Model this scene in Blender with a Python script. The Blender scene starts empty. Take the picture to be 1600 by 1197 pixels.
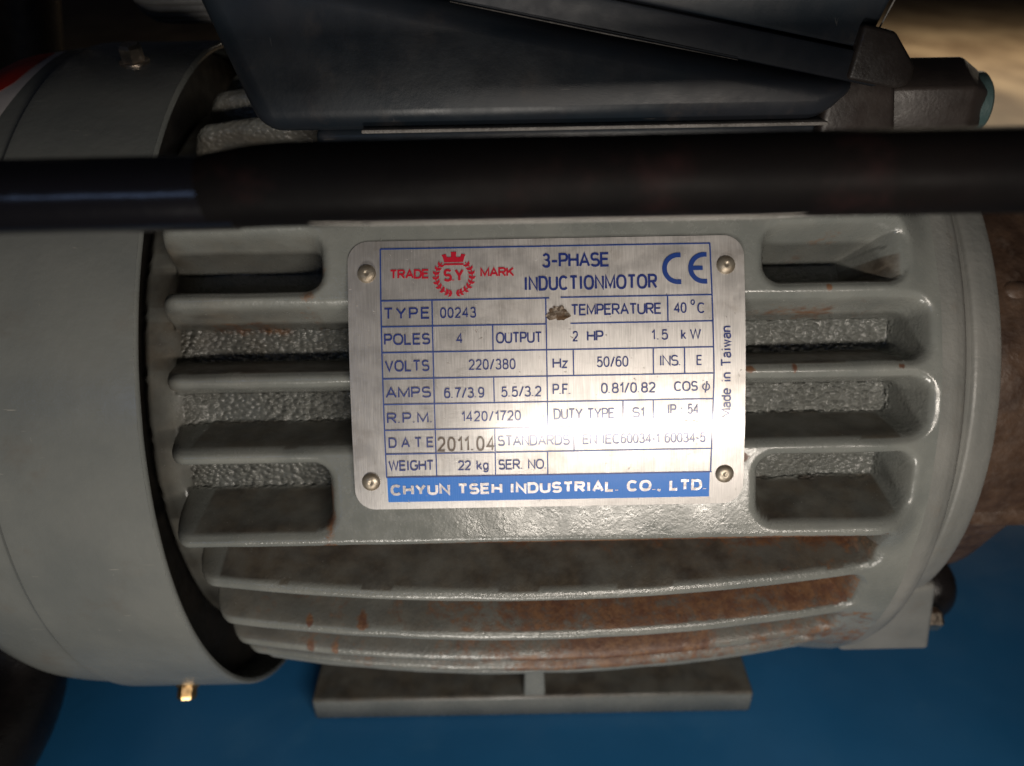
import bpy, bmesh, math, random
import numpy as np
from mathutils import Vector, Matrix, noise
from math import radians as R, sin, cos, pi
random.seed(7)
S = 0.012                       # one modelling unit (about 12 mm) in metres
sc = bpy.context.scene
col = sc.collection

# ------------------------------------------------------------------ camera
EL, DC = R(28.35), 19.5
PITCH, ROLL = R(30), R(1.05)
cam = bpy.data.cameras.new('camera'); cam_o = bpy.data.objects.new('camera', cam); col.objects.link(cam_o)
fw = Vector((0, cos(PITCH), -sin(PITCH))); rt = Vector((1, 0, 0)); up = rt.cross(fw)
rt2 = rt * cos(ROLL) - up * sin(ROLL); up2 = rt * sin(ROLL) + up * cos(ROLL)
m = Matrix((rt2, up2, -fw)).transposed().to_4x4()
m.translation = Vector((0, -DC * cos(EL), DC * sin(EL))) * S
cam_o.matrix_world = m
cam.sensor_width = 36; cam.lens = 36 * 1202 / 1600
cam.clip_start = 0.005; cam.clip_end = 60
cam.dof.use_dof = True; cam.dof.focus_distance = 12.05 * S
cam.dof.aperture_fstop = (cam.lens / 1000) / (0.17 * S)
sc.camera = cam_o

# ------------------------------------------------------------------ world and lamps
w = bpy.data.worlds.new('World'); sc.world = w; w.use_nodes = True
bg = w.node_tree.nodes['Background']; bg.inputs[0].default_value = (0.55, 0.6, 0.8, 1); bg.inputs[1].default_value = 0.007
sc.view_settings.view_transform = 'Standard'; sc.view_settings.look = 'None'
sc.view_settings.exposure = 0; sc.view_settings.gamma = 1

def area(name, loc, target, sx, sy, power, colr):
    l = bpy.data.lights.new(name, 'AREA'); l.shape = 'RECTANGLE'; l.size = sx * S; l.size_y = sy * S
    l.energy = power; l.color = colr
    o = bpy.data.objects.new(name, l); col.objects.link(o)
    o.location = Vector(loc) * S
    o.rotation_euler = (Vector(target) - Vector(loc)).to_track_quat('-Z', 'Y').to_euler()
    return o
NE = R(25.3)
def from_plate(x, el, dist):    # a point seen from the nameplate's centre at elevation el
    return (x, -6.6 - dist * cos(R(el)), 2.8 + dist * sin(R(el)))
area('tube_lamp', from_plate(4.9, 10.4, 17), (1.7, -6.6, 2.2), 11.0, 1.1, 0.265, (1.0, 0.90, 0.79))
area('low_fill', from_plate(-3.0, -27, 30), (-2, -6, -2), 8.0, 5.0, 0.52, (1.0, 0.93, 0.84))  # added fill light from below, no actual lamp stands there
area('window_light', (-19, -43, 15), (-3, -8, 5), 12, 2.4, 0.032, (0.40, 0.58, 1.0))
area('floor_fill', (200, 330, 70), (200, 330, -40), 200, 150, 48, (1.0, 0.86, 0.66))  # added panel that brightens the far floor, not a fitting of the room

# ------------------------------------------------------------------ material helpers
class NT:
    def __init__(s, name):
        s.m = bpy.data.materials.new(name); s.m.use_nodes = True
        s.t = s.m.node_tree; s.n = s.t.nodes; s.b = s.n['Principled BSDF']
        tc = s.n.new('ShaderNodeTexCoord'); v = s.n.new('ShaderNodeVectorMath'); v.operation = 'SCALE'
        v.inputs['Scale'].default_value = 1 / S
        s.t.links.new(tc.outputs['Object'], v.inputs[0]); s.co = v.outputs[0]
    def link(s, a, b): s.t.links.new(a, b)
    def val(s, sock, v):
        if hasattr(v, 'is_linked') or hasattr(v, 'links'): s.link(v, sock)
        else:
            if isinstance(v, tuple) and len(v) == 3 and sock.type == 'RGBA': v = (*v, 1)
            sock.default_value = v
    def stretch(s, sx, sy, sz):
        n = s.n.new('ShaderNodeVectorMath'); n.operation = 'MULTIPLY'; s.link(s.co, n.inputs[0]); n.inputs[1].default_value = (sx, sy, sz)
        return n.outputs[0]
    def noise(s, scale, detail=3, rough=.55, co=None, dist=0):
        n = s.n.new('ShaderNodeTexNoise'); s.link(co or s.co, n.inputs['Vector'])
        n.inputs['Scale'].default_value = scale; n.inputs['Detail'].default_value = detail
        n.inputs['Roughness'].default_value = rough; n.inputs['Distortion'].default_value = dist
        return n.outputs['Fac']
    def voro(s, scale, co=None, smooth=.6, rnd=1):
        n = s.n.new('ShaderNodeTexVoronoi'); n.feature = 'SMOOTH_F1'; s.link(co or s.co, n.inputs['Vector'])
        n.inputs['Scale'].default_value = scale; n.inputs['Smoothness'].default_value = smooth; n.inputs['Randomness'].default_value = rnd
        return n.outputs['Distance']
    def ramp(s, f, a, b, lo=0., hi=1.):
        n = s.n.new('ShaderNodeMapRange'); s.val(n.inputs[0], f)
        n.inputs[1].default_value = a; n.inputs[2].default_value = b; n.inputs[3].default_value = lo; n.inputs[4].default_value = hi
        n.interpolation_type = 'SMOOTHSTEP'
        return n.outputs[0]
    def math(s, op, a, b=0., c=None):
        n = s.n.new('ShaderNodeMath'); n.operation = op; s.val(n.inputs[0], a); s.val(n.inputs[1], b)
        if c is not None: s.val(n.inputs[2], c)
        return n.outputs[0]
    def mul(s, a, b): return s.math('MULTIPLY', a, b)
    def add(s, a, b): return s.math('ADD', a, b)
    def clamp(s, a):
        n = s.n.new('ShaderNodeClamp'); s.link(a, n.inputs[0]); return n.outputs[0]
    def mix(s, f, a, b):
        n = s.n.new('ShaderNodeMix'); n.data_type = 'RGBA'
        s.val(n.inputs['Factor'], f); s.val(n.inputs[6], a); s.val(n.inputs[7], b)
        return n.outputs[2]
    def bump(s, h, dist, strength=1., prev=None):
        n = s.n.new('ShaderNodeBump'); n.inputs['Distance'].default_value = dist * S
        s.val(n.inputs['Strength'], strength); s.link(h, n.inputs['Height'])
        if prev is not None: s.link(prev, n.inputs['Normal'])
        return n.outputs[0]
    def attr(s, name):
        n = s.n.new('ShaderNodeAttribute'); n.attribute_name = name
        sp = s.n.new('ShaderNodeSeparateColor'); s.link(n.outputs['Color'], sp.inputs[0])
        return sp.outputs[0], sp.outputs[1], sp.outputs[2]
    def xyz(s):
        sp = s.n.new('ShaderNodeSeparateXYZ'); s.link(s.co, sp.inputs[0]); return sp.outputs
    def fin(s, base, rough, metal=0., normal=None, spec=.5):
        s.val(s.b.inputs['Base Color'], base); s.val(s.b.inputs['Roughness'], rough); s.val(s.b.inputs['Metallic'], metal)
        s.val(s.b.inputs['Specular IOR Level'], spec)
        if normal is not None: s.link(normal, s.b.inputs['Normal'])
        return s.m

RUST1 = (0.11, 0.040, 0.018); RUST2 = (0.215, 0.105, 0.045); RUST3 = (0.045, 0.020, 0.012)
def mat_casting():
    k = NT('cast_iron_grey_paint')
    ro, ru, di = k.attr('surf')
    tone = k.mix(k.ramp(k.noise(.9, 4), .3, .7), (0.175, 0.188, 0.178), (0.235, 0.245, 0.228))
    # rust, driven by where water sat on the casting
    n1 = k.noise(1.7, 6, .68, dist=.6); n2 = k.noise(9, 4, .7)
    rm = k.clamp(k.mul(k.ramp(k.add(k.add(k.mul(n1, .75), k.mul(n2, .35)), k.mul(ru, .62)), .86, 1.06), 1.0))
    rcol = k.mix(k.ramp(k.noise(4.5, 5, .7), .35, .68), RUST1, RUST2)
    rcol = k.mix(k.ramp(k.noise(14, 3), .55, .75, 0, .7), rcol, RUST3)
    # brown grime film, also the shade painted on rib faces and foot
    gm = k.clamp(k.mul(di, k.ramp(k.noise(1.2, 5, .6), .2, .75, .35, 1.)))
    base = k.mix(gm, tone, k.mix(k.ramp(k.noise(2.2, 5, .6), .35, .65), (0.040, 0.030, 0.022), (0.095, 0.074, 0.050)))
    base = k.mix(k.mul(rm, .93), base, rcol)
    # pale overspray specks
    sp = k.mul(k.ramp(k.noise(26, 2, .5), .70, .76), k.ramp(k.noise(.8, 3), .45, .65))
    base = k.mix(k.mul(sp, .6), base, (.5, .5, .46))
    blob = k.math('SUBTRACT', 1., k.add(k.mul(k.voro(12.5, k.stretch(.8, 1.1, 1.1), .45), .8), k.mul(k.noise(8, 3, .6), .55)))
    b1 = k.bump(blob, .14, k.mul(k.ramp(ro, .4, .95), k.ramp(k.noise(.9, 3), .35, .6, .45, 1.)))
    b2 = k.bump(k.noise(16, 3, .6), .03, k.ramp(ro, 0, 1, .12, .8), b1)
    b3 = k.bump(k.noise(1.6, 2, .5), .05, .12, b2)
    b4 = k.bump(sp, .02, .8, b3)
    rg = k.math('ADD', k.ramp(k.noise(5, 3), .3, .7, .17, .30), k.mul(k.add(rm, gm), .25))
    return k.fin(base, rg, 0., b4, .75)

def mat_paint(name, c1, c2, rough=(.3, .45), bump=.02, scale=3., spec=.5, dust=None, scratch=None):
    k = NT(name)
    base = k.mix(k.ramp(k.noise(scale * .35, 5), .3, .7), c1, c2)
    if dust: base = k.mix(k.ramp(k.noise(scale * .8, 6, .65), .55, .8, 0, dust[1]), base, dust[0])
    if scratch:
        q1 = k.noise(1., 3, .6, k.stretch(1.2, 14, 14), .4); q2 = k.noise(1., 3, .6, k.stretch(13, 1.1, 2.2), .6)
        sm = k.math('MAXIMUM', k.ramp(q1, .70, .74), k.ramp(q2, .72, .76))
        base = k.mix(k.mul(sm, k.mul(k.ramp(k.noise(.7, 3), .42, .58), .8)), base, scratch)
        chip = k.ramp(k.noise(6, 5, .7), .73, .76)
        base = k.mix(k.mul(chip, .7), base, (.07, .05, .035))
    nb = k.bump(k.noise(scale * 4, 4, .6), bump, .6)
    nb = k.bump(k.noise(scale * .4, 2, .5), .05, .2, nb)
    return k.fin(base, k.ramp(k.noise(scale, 4), .3, .7, *rough), 0., nb, spec)

def mat_plate():
    k = NT('brushed_aluminium')
    # the brushing runs up the plate; object X is across it
    g = k.noise(1., 3, .6, k.stretch(70, 2.5, 2.5))
    g2 = k.noise(1., 2, .5, k.stretch(24, .8, .8))
    base = k.mix(k.ramp(g, .3, .7), (0.50, 0.485, 0.475), (0.62, 0.60, 0.585))
    x, y, z = k.xyz()
    # tarnish and grime, strongest round the lower edge and in patches
    t = k.ramp(k.noise(1.1, 6, .65), .52, .75, 0, .55)
    base = k.mix(t, base, (0.36, 0.32, 0.28))
    sp = k.ramp(k.noise(13, 4, .7), .66, .74)
    base = k.mix(k.mul(sp, .55), base, (0.20, 0.13, 0.07))
    wh = k.ramp(k.noise(8, 5, .65), .70, .76)
    base = k.mix(k.mul(wh, .75), base, (.62, .61, .58))
    nb = k.bump(g, .004, .3)
    nb = k.bump(k.noise(.8, 1, .4), .03, .08, nb); nb = k.bump(k.add(sp, wh), .01, .4, nb)
    rg = k.math('ADD', k.ramp(k.noise(3, 5, .6), .3, .7, .30, .40), k.mul(k.add(sp, wh), .2))
    tn = k.n.new('ShaderNodeTangent'); tn.direction_type = 'RADIAL'; tn.axis = 'X'
    k.link(tn.outputs[0], k.b.inputs['Tangent'])
    k.b.inputs['Anisotropic'].default_value = .72
    k.b.inputs['Coat Weight'].default_value = 1.; k.b.inputs['Coat Roughness'].default_value = .15
    return k.fin(base, rg, .62, nb)

def mat_ink(name, c, metal=0., rough=.4):
    k = NT(name); k.b.inputs['Coat Weight'].default_value = 1.; k.b.inputs['Coat Roughness'].default_value = .15
    wear = k.ramp(k.noise(15, 4, .7), .66, .74, 0, .7)
    return k.fin(k.mix(wear, c, (.38, .37, .38)), rough, metal, k.bump(k.noise(1., 2, .5, k.stretch(60, 3, 3)), .01, .3), .8)

def mat_metal(name, c1, c2, rough=(.25, .45), scale=8, metal=1.):
    k = NT(name)
    base = k.mix(k.ramp(k.noise(scale, 4), .35, .65), c1, c2)
    return k.fin(base, k.ramp(k.noise(scale * .7, 3), .3, .7, *rough), metal, k.bump(k.noise(scale * 2, 3), .015, .5))

def mat_rusty():
    k = NT('rusty_pump_casting')
    base = k.mix(k.ramp(k.noise(1.1, 6, .65), .3, .7), (0.045, 0.026, 0.018), (0.115, 0.070, 0.046))
    base = k.mix(k.ramp(k.noise(3, 4, .6), .55, .75, 0, .7), base, (.13, .095, .075))
    return k.fin(base, k.ramp(k.noise(4, 3), .3, .7, .35, .6), 0., k.bump(k.noise(6, 4, .6), .04, .7), .5)

def mat_blue():
    k = NT('blue_tank_enamel')
    base = k.mix(k.ramp(k.noise(.25, 4), .3, .7), (0.024, 0.165, 0.39), (0.031, 0.19, 0.44))
    base = k.mix(k.ramp(k.noise(.5, 5, .6, dist=.4), .55, .8, 0, .5), base, (.07, .24, .46))
    base = k.mix(k.ramp(k.noise(5, 3, .6), .74, .78, 0, .6), base, (.02, .02, .025))
    return k.fin(base, k.ramp(k.noise(.6, 4), .3, .7, .28, .42), 0., k.bump(k.noise(1.5, 2), .05, .2), .5)

def mat_floor():
    k = NT('stained_concrete_floor')
    co = k.stretch(.06, .02, .06)
    base = k.mix(k.ramp(k.noise(1., 6, .62, co, .3), .32, .68), (0.13, 0.085, 0.045), (0.33, 0.245, 0.15))
    base = k.mix(k.ramp(k.noise(3.1, 5, .65, co, .8), .56, .72, 0, .7), base, (.07, .05, .03))
    return k.fin(base, .65, 0., k.bump(k.noise(2., 4, .6), .2, .3))

M_CAST = mat_casting()
M_COVER = mat_paint('fan_cover_grey_enamel', (0.155, 0.168, 0.165), (0.205, 0.215, 0.205), (.20, .30), .012, 1.2, .5, ((.15, .125, .10), .45), (.34, .33, .30))
M_SHIELD = mat_paint('end_shield_grey_enamel', (0.19, 0.195, 0.185), (0.25, 0.25, 0.235), (.36, .48), .02, 2., .5, ((.19, .15, .11), .35), (.36, .35, .32))
M_BOX = mat_paint('terminal_box_slate_paint', (0.010, 0.016, 0.023), (0.017, 0.019, 0.024), (.30, .42), .005, 1.6, .32, ((.06, .05, .045), .55), (.07, .07, .07))
M_BOXED = mat_paint('terminal_box_scuffed_edge', (0.08, 0.075, 0.07), (0.16, 0.15, 0.14), (.35, .5), .04, 4., .5)
M_GASK = mat_paint('gasket_black_rubber', (0.010, 0.014, 0.020), (0.016, 0.018, 0.024), (.45, .6), .003, 3., .35)
M_GLAND = mat_paint('gland_brown_grey_metal', (0.020, 0.016, 0.015), (0.034, 0.027, 0.024), (.35, .5), .010, 4.)
M_TEAL = mat_paint('teal_plastic_cap', (0.04, 0.075, 0.075), (0.06, 0.10, 0.10), (.35, .5), .02, 4.)
M_KNURL = mat_paint('grey_knurled_plastic', (0.11, 0.11, 0.11), (0.16, 0.155, 0.15), (.35, .5), .02, 4.)
M_BLACK = mat_paint('black_rubber', (0.006, 0.006, 0.007), (0.014, 0.012, 0.012), (.25, .4), .02, 3.)
M_DARK = mat_paint('shadowed_interior', (0.01, 0.01, 0.01), (0.02, 0.016, 0.012), (.6, .8), .02, 3.)
M_PLATE = mat_plate()
M_INKB = mat_ink('blue_ink', (0.008, 0.028, 0.21))
M_INKL = mat_ink('blue_line_ink', (0.01, 0.05, 0.27))
M_BAR = mat_ink('bright_blue_ink', (0.0, 0.19, 0.72))
M_INKR = mat_ink('red_ink', (0.55, 0.006, 0.03))
M_INKW = mat_metal('bare_letter_metal', (.60, .57, .58), (.68, .65, .66), (.32, .42), 6, .85)
M_STAMP = mat_ink('stamped_brown', (0.10, 0.065, 0.04))
M_SCR = mat_metal('scraped_metal', (.42, .36, .30), (.12, .075, .045), (.3, .6), 9, .8)
M_RIVET = mat_metal('tarnished_rivet', (.50, .45, .37), (.34, .28, .21), (.38, .52), 5, .7)
M_BRASS = mat_metal('zinc_yellow_bolt', (.80, .52, .22), (.62, .42, .22), (.25, .4), 6)
M_STEEL = mat_metal('zinc_plated_bolt', (.85, .72, .58), (.66, .56, .46), (.25, .4), 6)
M_RUSTY = mat_rusty(); M_BLUE = mat_blue(); M_FLOOR = mat_floor()
M_STRED = mat_paint('red_sticker_print', (0.72, 0.028, 0.008), (0.80, 0.034, 0.01), (.3, .4), .005, 2.)
M_STWHT = mat_paint('white_sticker_paper', (0.76, 0.72, 0.72), (0.8, 0.76, 0.76), (.3, .4), .005, 2.)
def mat_pipe():
    k = NT('black_pipe_paint')
    x, y, z = k.xyz()
    pm = k.mul(k.ramp(k.noise(1.3, 5, .7, dist=.5), .54, .64), k.ramp(x, -3.4, -2.2, 0, 1))
    pm = k.mul(pm, k.ramp(x, .2, -1.0, .25, 1))
    base = k.mix(pm, (0.005, 0.005, 0.007), (0.028, 0.011, 0.012))
    return k.fin(base, k.ramp(pm, 0, 1, .20, .4), 0., k.bump(k.noise(2.5, 4), .03, .3), .9)
M_PIPE = mat_pipe()
M_PIPE2 = mat_paint('matt_black_sleeve', (0.003, 0.003, 0.0035), (0.006, 0.005, 0.005), (.42, .55), .01, 1.2, .05, ((.022, .010, .010), .7))

# ------------------------------------------------------------------ object helpers
BASE = Vector((0, 0, -7.5))
def mk(name, verts, faces, mat, parent=None, smooth=True, origin=None, label=None, kind=None, sharp=None):
    if origin is None: origin = BASE if parent is not None else Vector((0, 0, 0))
    me = bpy.data.meshes.new(name)
    v = (np.array(verts, float) - np.array(origin)) * S
    me.from_pydata(v.tolist(), [], [tuple(f) for f in faces]); me.update()
    me.materials.append(mat)
    if smooth:
        me.polygons.foreach_set('use_smooth', [True] * len(me.polygons))
        if sharp: me.set_sharp_from_angle(angle=R(sharp))
    o = bpy.data.objects.new(name, me); col.objects.link(o)
    if parent is None: o.location = Vector(origin) * S
    else:
        o.parent = parent
        o.location = (Vector(origin) - Vector(parent.get('org', BASE))) * S
    o['org'] = list(origin)
    if label: o['label'] = label
    if kind: o['kind'] = kind
    return o
def thing(name, label, cat, loc, group=None):
    o = bpy.data.objects.new(name, None); col.objects.link(o); o.location = Vector(loc) * S
    o.empty_display_size = .01; o['org'] = list(loc); o['label'] = label; o['category'] = cat
    if group: o['group'] = group
    return o

def lathe_x(prof, n=128, e0=0., e1=360., rfun=None):
    """profile [(x, r)] turned about the X axis; returns verts, faces"""
    full = abs(e1 - e0 - 360) < 1e-6
    k = n if full else n + 1
    V, Fc = [], []
    for (x, r) in prof:
        for j in range(k):
            a = R(e0 + (e1 - e0) * j / n); rr = r if rfun is None else rfun(x, r, a)
            V.append((x, -rr * cos(a), rr * sin(a)))
    for i in range(len(prof) - 1):
        for j in range(n):
            j2 = (j + 1) % k
            Fc.append((i * k + j, (i + 1) * k + j, (i + 1) * k + j2, i * k + j2))
    return V, Fc

def tube(path, rad, n=24, caps=True):
    V, Fc = [], []
    P = [Vector(p) for p in path]; rads = rad if isinstance(rad, (list, tuple)) else [rad] * len(P)
    nrm = Vector((0, 0, 1))
    for i, p in enumerate(P):
        t = (P[min(i + 1, len(P) - 1)] - P[max(i - 1, 0)]).normalized()
        a = (nrm - t * nrm.dot(t))
        if a.length < .1: a = Vector((0, 1, 0)) - t * t.y
        a.normalize(); b = t.cross(a); nrm = a
        for j in range(n):
            q = 2 * pi * j / n; V.append(tuple(p + (a * cos(q) + b * sin(q)) * rads[i]))
    for i in range(len(P) - 1):
        for j in range(n): Fc.append((i * n + j, i * n + (j + 1) % n, (i + 1) * n + (j + 1) % n, (i + 1) * n + j))
    if caps: Fc.append(tuple(range(n - 1, -1, -1))); Fc.append(tuple((len(P) - 1) * n + j for j in range(n)))
    return V, Fc

def bevel_mesh(V, Fc, w, seg=3):
    bm = bmesh.new(); vs = [bm.verts.new(v) for v in V]
    for f in Fc: bm.faces.new([vs[i] for i in f])
    bmesh.ops.recalc_face_normals(bm, faces=bm.faces)
    if w: bmesh.ops.bevel(bm, geom=list(bm.edges), offset=w, segments=seg, profile=.5, affect='EDGES', clamp_overlap=True)
    bm.verts.ensure_lookup_table(); bm.verts.index_update()
    V2 = [tuple(v.co) for v in bm.verts]; F2 = [tuple(v.index for v in f.verts) for f in bm.faces]
    bm.free(); return V2, F2
def hexa(b, t, w=.05, seg=3):
    """box from four bottom and four top corners"""
    V = list(b) + list(t)
    return bevel_mesh(V, [(3, 2, 1, 0), (4, 5, 6, 7), (0, 1, 5, 4), (1, 2, 6, 5), (2, 3, 7, 6), (3, 0, 4, 7)], w, seg)
def box(x0, x1, y0, y1, z0, z1, w=.05, seg=3):
    return hexa([(x0, y0, z0), (x1, y0, z0), (x1, y1, z0), (x0, y1, z0)], [(x0, y0, z1), (x1, y0, z1), (x1, y1, z1), (x0, y1, z1)], w, seg)
def prism(poly, y0, y1, w=.04, seg=2):
    """polygon in x,z extruded along y"""
    n = len(poly); V = [(x, y0, z) for x, z in poly] + [(x, y1, z) for x, z in poly]
    Fc = [tuple(range(n)), tuple(range(2 * n - 1, n - 1, -1))] + [(i, n + i, n + (i + 1) % n, (i + 1) % n) for i in range(n)]
    return bevel_mesh(V, Fc, w, seg)
def join(*parts):
    V, Fc = [], []
    for v, f in parts:
        o = len(V); V += list(v); Fc += [tuple(i + o for i in q) for q in f]
    return V, Fc

# ------------------------------------------------------------------ ground and tank
def sheet(x0, x1, y0, y1, z, nx=2, ny=2):
    V = [(x0 + (x1 - x0) * i / nx, y0 + (y1 - y0) * j / ny, z) for j in range(ny + 1) for i in range(nx + 1)]
    Fc = [(j * (nx + 1) + i, j * (nx + 1) + i + 1, (j + 1) * (nx + 1) + i + 1, (j + 1) * (nx + 1) + i) for j in range(ny) for i in range(nx)]
    return V, Fc
fl = mk('floor', *sheet(-1800, 1800, -400, 3200, -40), M_FLOOR, kind='structure')
tank = thing('blue_tank', 'blue enamelled steel tank top carrying the grey motor', 'tank', (0, -2, -40))
mk('tank_lid', *box(-30, 24, -8.4, 9, -8.1, -7.5, .12), M_BLUE, tank, sharp=40)
mk('tank_body', *box(-29, 23, -7.9, 8, -40, -8.104, .3), M_BLUE, tank, sharp=40)

# ------------------------------------------------------------------ the motor
motor = thing('induction_motor', 'grey finned electric motor with silver nameplate bolted on the blue tank', 'motor', BASE)

RIBS = [96, 86.5, 77, 67, 56.5, 46.2, 36.9, 26.35, 16.1, 5.3, -6.0, -16.2, -24.6, -31.8, -41, -51, -61]
RF, RA = 5.9, 7.3
def rtip(e, x):
    d = e - 25.3
    pad = 7.0 / np.cos(np.radians(np.clip(d, -21.5, 21.5)))
    bar = 7.42 - .42 * (np.clip(x - .3, -6, 6) / 5.6) ** 2
    wgt = np.clip((27.5 - np.abs(d)) / 7.0, 0, 1); wgt = wgt * wgt * (3 - 2 * wgt)
    r = pad * wgt + bar * (1 - wgt)
    tl = np.clip((x + 5.84) / .42, 0, 1); tl = np.sqrt(1 - (1 - tl) ** 2)      # rounded fin ends above the left ring
    tr = np.clip((7.0 - x) / 1.0, 0, 1); tr = tr * tr * (3 - 2 * tr)
    r = 6.12 + (r - 6.12) * tl
    r = 7.0 + (r - 7.0) * tr
    return r
HW = .80
CH = []                                         # channels: e0, e1, x0, x1, left slope, right slope
for i in range(len(RIBS) - 1):
    hi, lo = RIBS[i] - HW, RIBS[i + 1] + HW
    if i == 5: CH += [(lo, hi, -8, -3.0, .9, .24), (lo, hi, 4.05, 6.45, .24, .8)]
    elif i == 6: CH += [(lo, hi, -8, -2.1, .9, .24), (lo, hi, 3.3, 6.84, .24, .18)]
    elif i == 7: CH += [(lo, hi, -8, -2.1, .9, .24), (lo, hi, 3.3, 6.84, .24, .16)]
    elif i == 8: CH += [(lo, hi, -8, -2.98, .9, .24), (lo, hi, 3.98, 6.68, .24, .18)]
    elif i >= 9: CH += [(lo, hi, -8, 6.45 - .08 * (i - 9), .7, .5)]
    else: CH += [(lo, hi, -8, 6.35, .9, .6)]
def sdin(e, x, c, rc=.34):
    """distance inside a rounded rectangle, positive within"""
    a0, a1 = R(c[0]) * RA, R(c[1]) * RA
    hx, hy = (c[3] - c[2]) / 2, (a1 - a0) / 2
    qx = np.abs(x - (c[2] + c[3]) / 2) - (hx - rc); qy = np.abs(np.radians(e) * RA - (a0 + a1) / 2) - (hy - rc)
    out = np.hypot(np.maximum(qx, 0), np.maximum(qy, 0)) + np.minimum(np.maximum(qx, qy), 0) - rc
    return -out
fine = np.arange(-64, 100, .235); es = np.concatenate([fine, np.arange(100.0, 296.0, 4.0)])
xs = np.concatenate([[-6.5, -6.48, -6.40, -6.34], np.arange(-6.28, 7.0, .055), [7.0]])
E, X = np.meshgrid(es, xs, indexing='ij')
s = np.full(E.shape, -9.0)
tall = np.zeros(E.shape)
WR = .24
for c in CH:
    s1 = sdin(E, X, c); s = np.maximum(s, s1)
    tc_ = np.minimum(s1 / WR, np.minimum((X - c[2]) / c[4], (c[3] - X) / c[5])); tall = np.maximum(tall, tc_)
nz = np.zeros(E.shape)
rng = np.random.RandomState(3)
for q in range(26):                              # gentle casting waviness
    fx, fe, ph = rng.uniform(-2.2, 2.2) * (1 + q / 12), rng.uniform(-2.2, 2.2) * (1 + q / 12), rng.uniform(0, 6.3)
    nz += np.sin(fx * X * 1.6 + fe * np.radians(E) * RA * 1.6 + ph) / (3 + q)
s = s + nz * .022 * (s > -.4)
WR = .24
t = np.clip(tall + nz * .06 * (tall > 0), 0, 1); g = np.where(t < .35, t * t / .7, t - .175); g = g / .825
rt_ = rtip(E, X)
RFe = RF + .33 * np.exp(-((E - 10.5) / 5.0) ** 2) + .30 * np.clip((E - 27) / 13, 0, 1) * np.clip((110 - E) / 30, 0, 1)
RFe = np.minimum(RFe + .2 * np.clip((-5.2 - X) / .6, 0, 1), 6.12)
rt_ = rt_ - .055 * np.clip((s + .10) / .10, 0, 1) ** 2 * (s < .3)
Rr = rt_ - (rt_ - RFe) * np.clip(g, 0, 1) + nz * .018
ramp_l = np.where(X < -6.34, (X + 6.34) * 1.2, 0); Rr = Rr + ramp_l
Rr = np.where((X < -5.86) & (X >= -6.34), 6.12 + nz * .01, Rr)
Rr[:, 0] = 5.0
Xj = X.copy()
nE, nX = E.shape
V = np.stack([Xj, -Rr * np.cos(np.radians(E)), Rr * np.sin(np.radians(E))], -1)
# surface weights: roughness of the cast skin, rust, grime with painted shade
floor_m = np.clip((g - .85) / .15, 0, 1); side = (g > .02) & (g < .98)
upfrac_ = np.zeros(E.shape)
for i in range(len(RIBS) - 1):
    k_ = (E <= RIBS[i]) & (E > RIBS[i + 1]); upfrac_[k_] = ((RIBS[i] - E) / (RIBS[i] - RIBS[i + 1]))[k_]
rough = .10 + .75 * floor_m + .12 * side
rough = np.where((E < 25) & (E > 6) & (floor_m > .5), 1.0, rough)
rough = np.where((E > 38) & (floor_m > .5), .45, rough)
rough = np.where((X > 6.3) & (g > .05) & (g < .97) & (E > 6) & (E < 36), .5, rough)
rough = np.where((E > 50) & (X < -3), .62, rough)
rough = np.where((X > 6.45) & (g < .05), np.clip(.9 - (X - 6.45) * 7, .03, 1) * .4, rough)
rough = np.where((E < 5.5) & (g < .12) & (X > -4.5), .42, rough)
rough = np.where(X < -5.75, .12, rough)
def blob(e0, x0, re, rx): return np.exp(-((E - e0) / re) ** 2 - ((X - x0) / rx) ** 2)
rust = .04 + .06 * floor_m
low = (E < 5.2) & (X > -5.3) & (X < 6.4)
# depth inside the channel measured from its upper edge picks out the shaded upper rib faces
upfrac = np.zeros(E.shape)
for i in range(len(RIBS) - 1):
    k_ = (E <= RIBS[i]) & (E > RIBS[i + 1]); upfrac[k_] = ((RIBS[i] - E) / (RIBS[i] - RIBS[i + 1]))[k_]
def sst(a_, b_, v_): q_ = np.clip((v_ - a_) / (b_ - a_), 0, 1); return q_ * q_ * (3 - 2 * q_)
c9 = (E < 5.0) & (E > -6.0) & (X > -5.4) & (g > .02); c10 = (E < -6.2) & (E > -16.2) & (X > -5.4) & (g > .02); c11 = (E <= -16.4) & (E > -33) & (X > -5.4)
rust = np.where(c9, .28 + .46 * sst(.5, .95, g) + .22 * sst(2., 6., X) + .14 * sst(-2, 2, X) * sst(.2, .6, g), rust)
rust = np.where(c10, .40 + .34 * sst(-3.0, 1.2, X) + .16 * g, rust)
rust = np.where(c11, .46 + .14 * sst(-3, 1, X) + .22 * np.exp(-((X - 1.8) / 1.8) ** 2), rust)
rust += .8 * blob(9.5, -3.05, 5, .16) + 1.0 * blob(4.35, 1.8, .42, 5.0) + .7 * blob(39.5, -3.2, 5, .35)
rust += .62 * blob(35.0, 4.9, 1.2, 1.8) + .62 * blob(34.2, -4.4, 1.5, 1.0) + .5 * blob(44.2, 5.0, 1., 1.0) + .5 * blob(15.0, 4.9, .5, 1.2) + .33 * blob(24.0, 4.9, .9, .7)
rust += .45 * blob(4.2, 4.0, 1.0, 1.5) + .35 * blob(20.3, 5.2, 2, .35)
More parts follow.
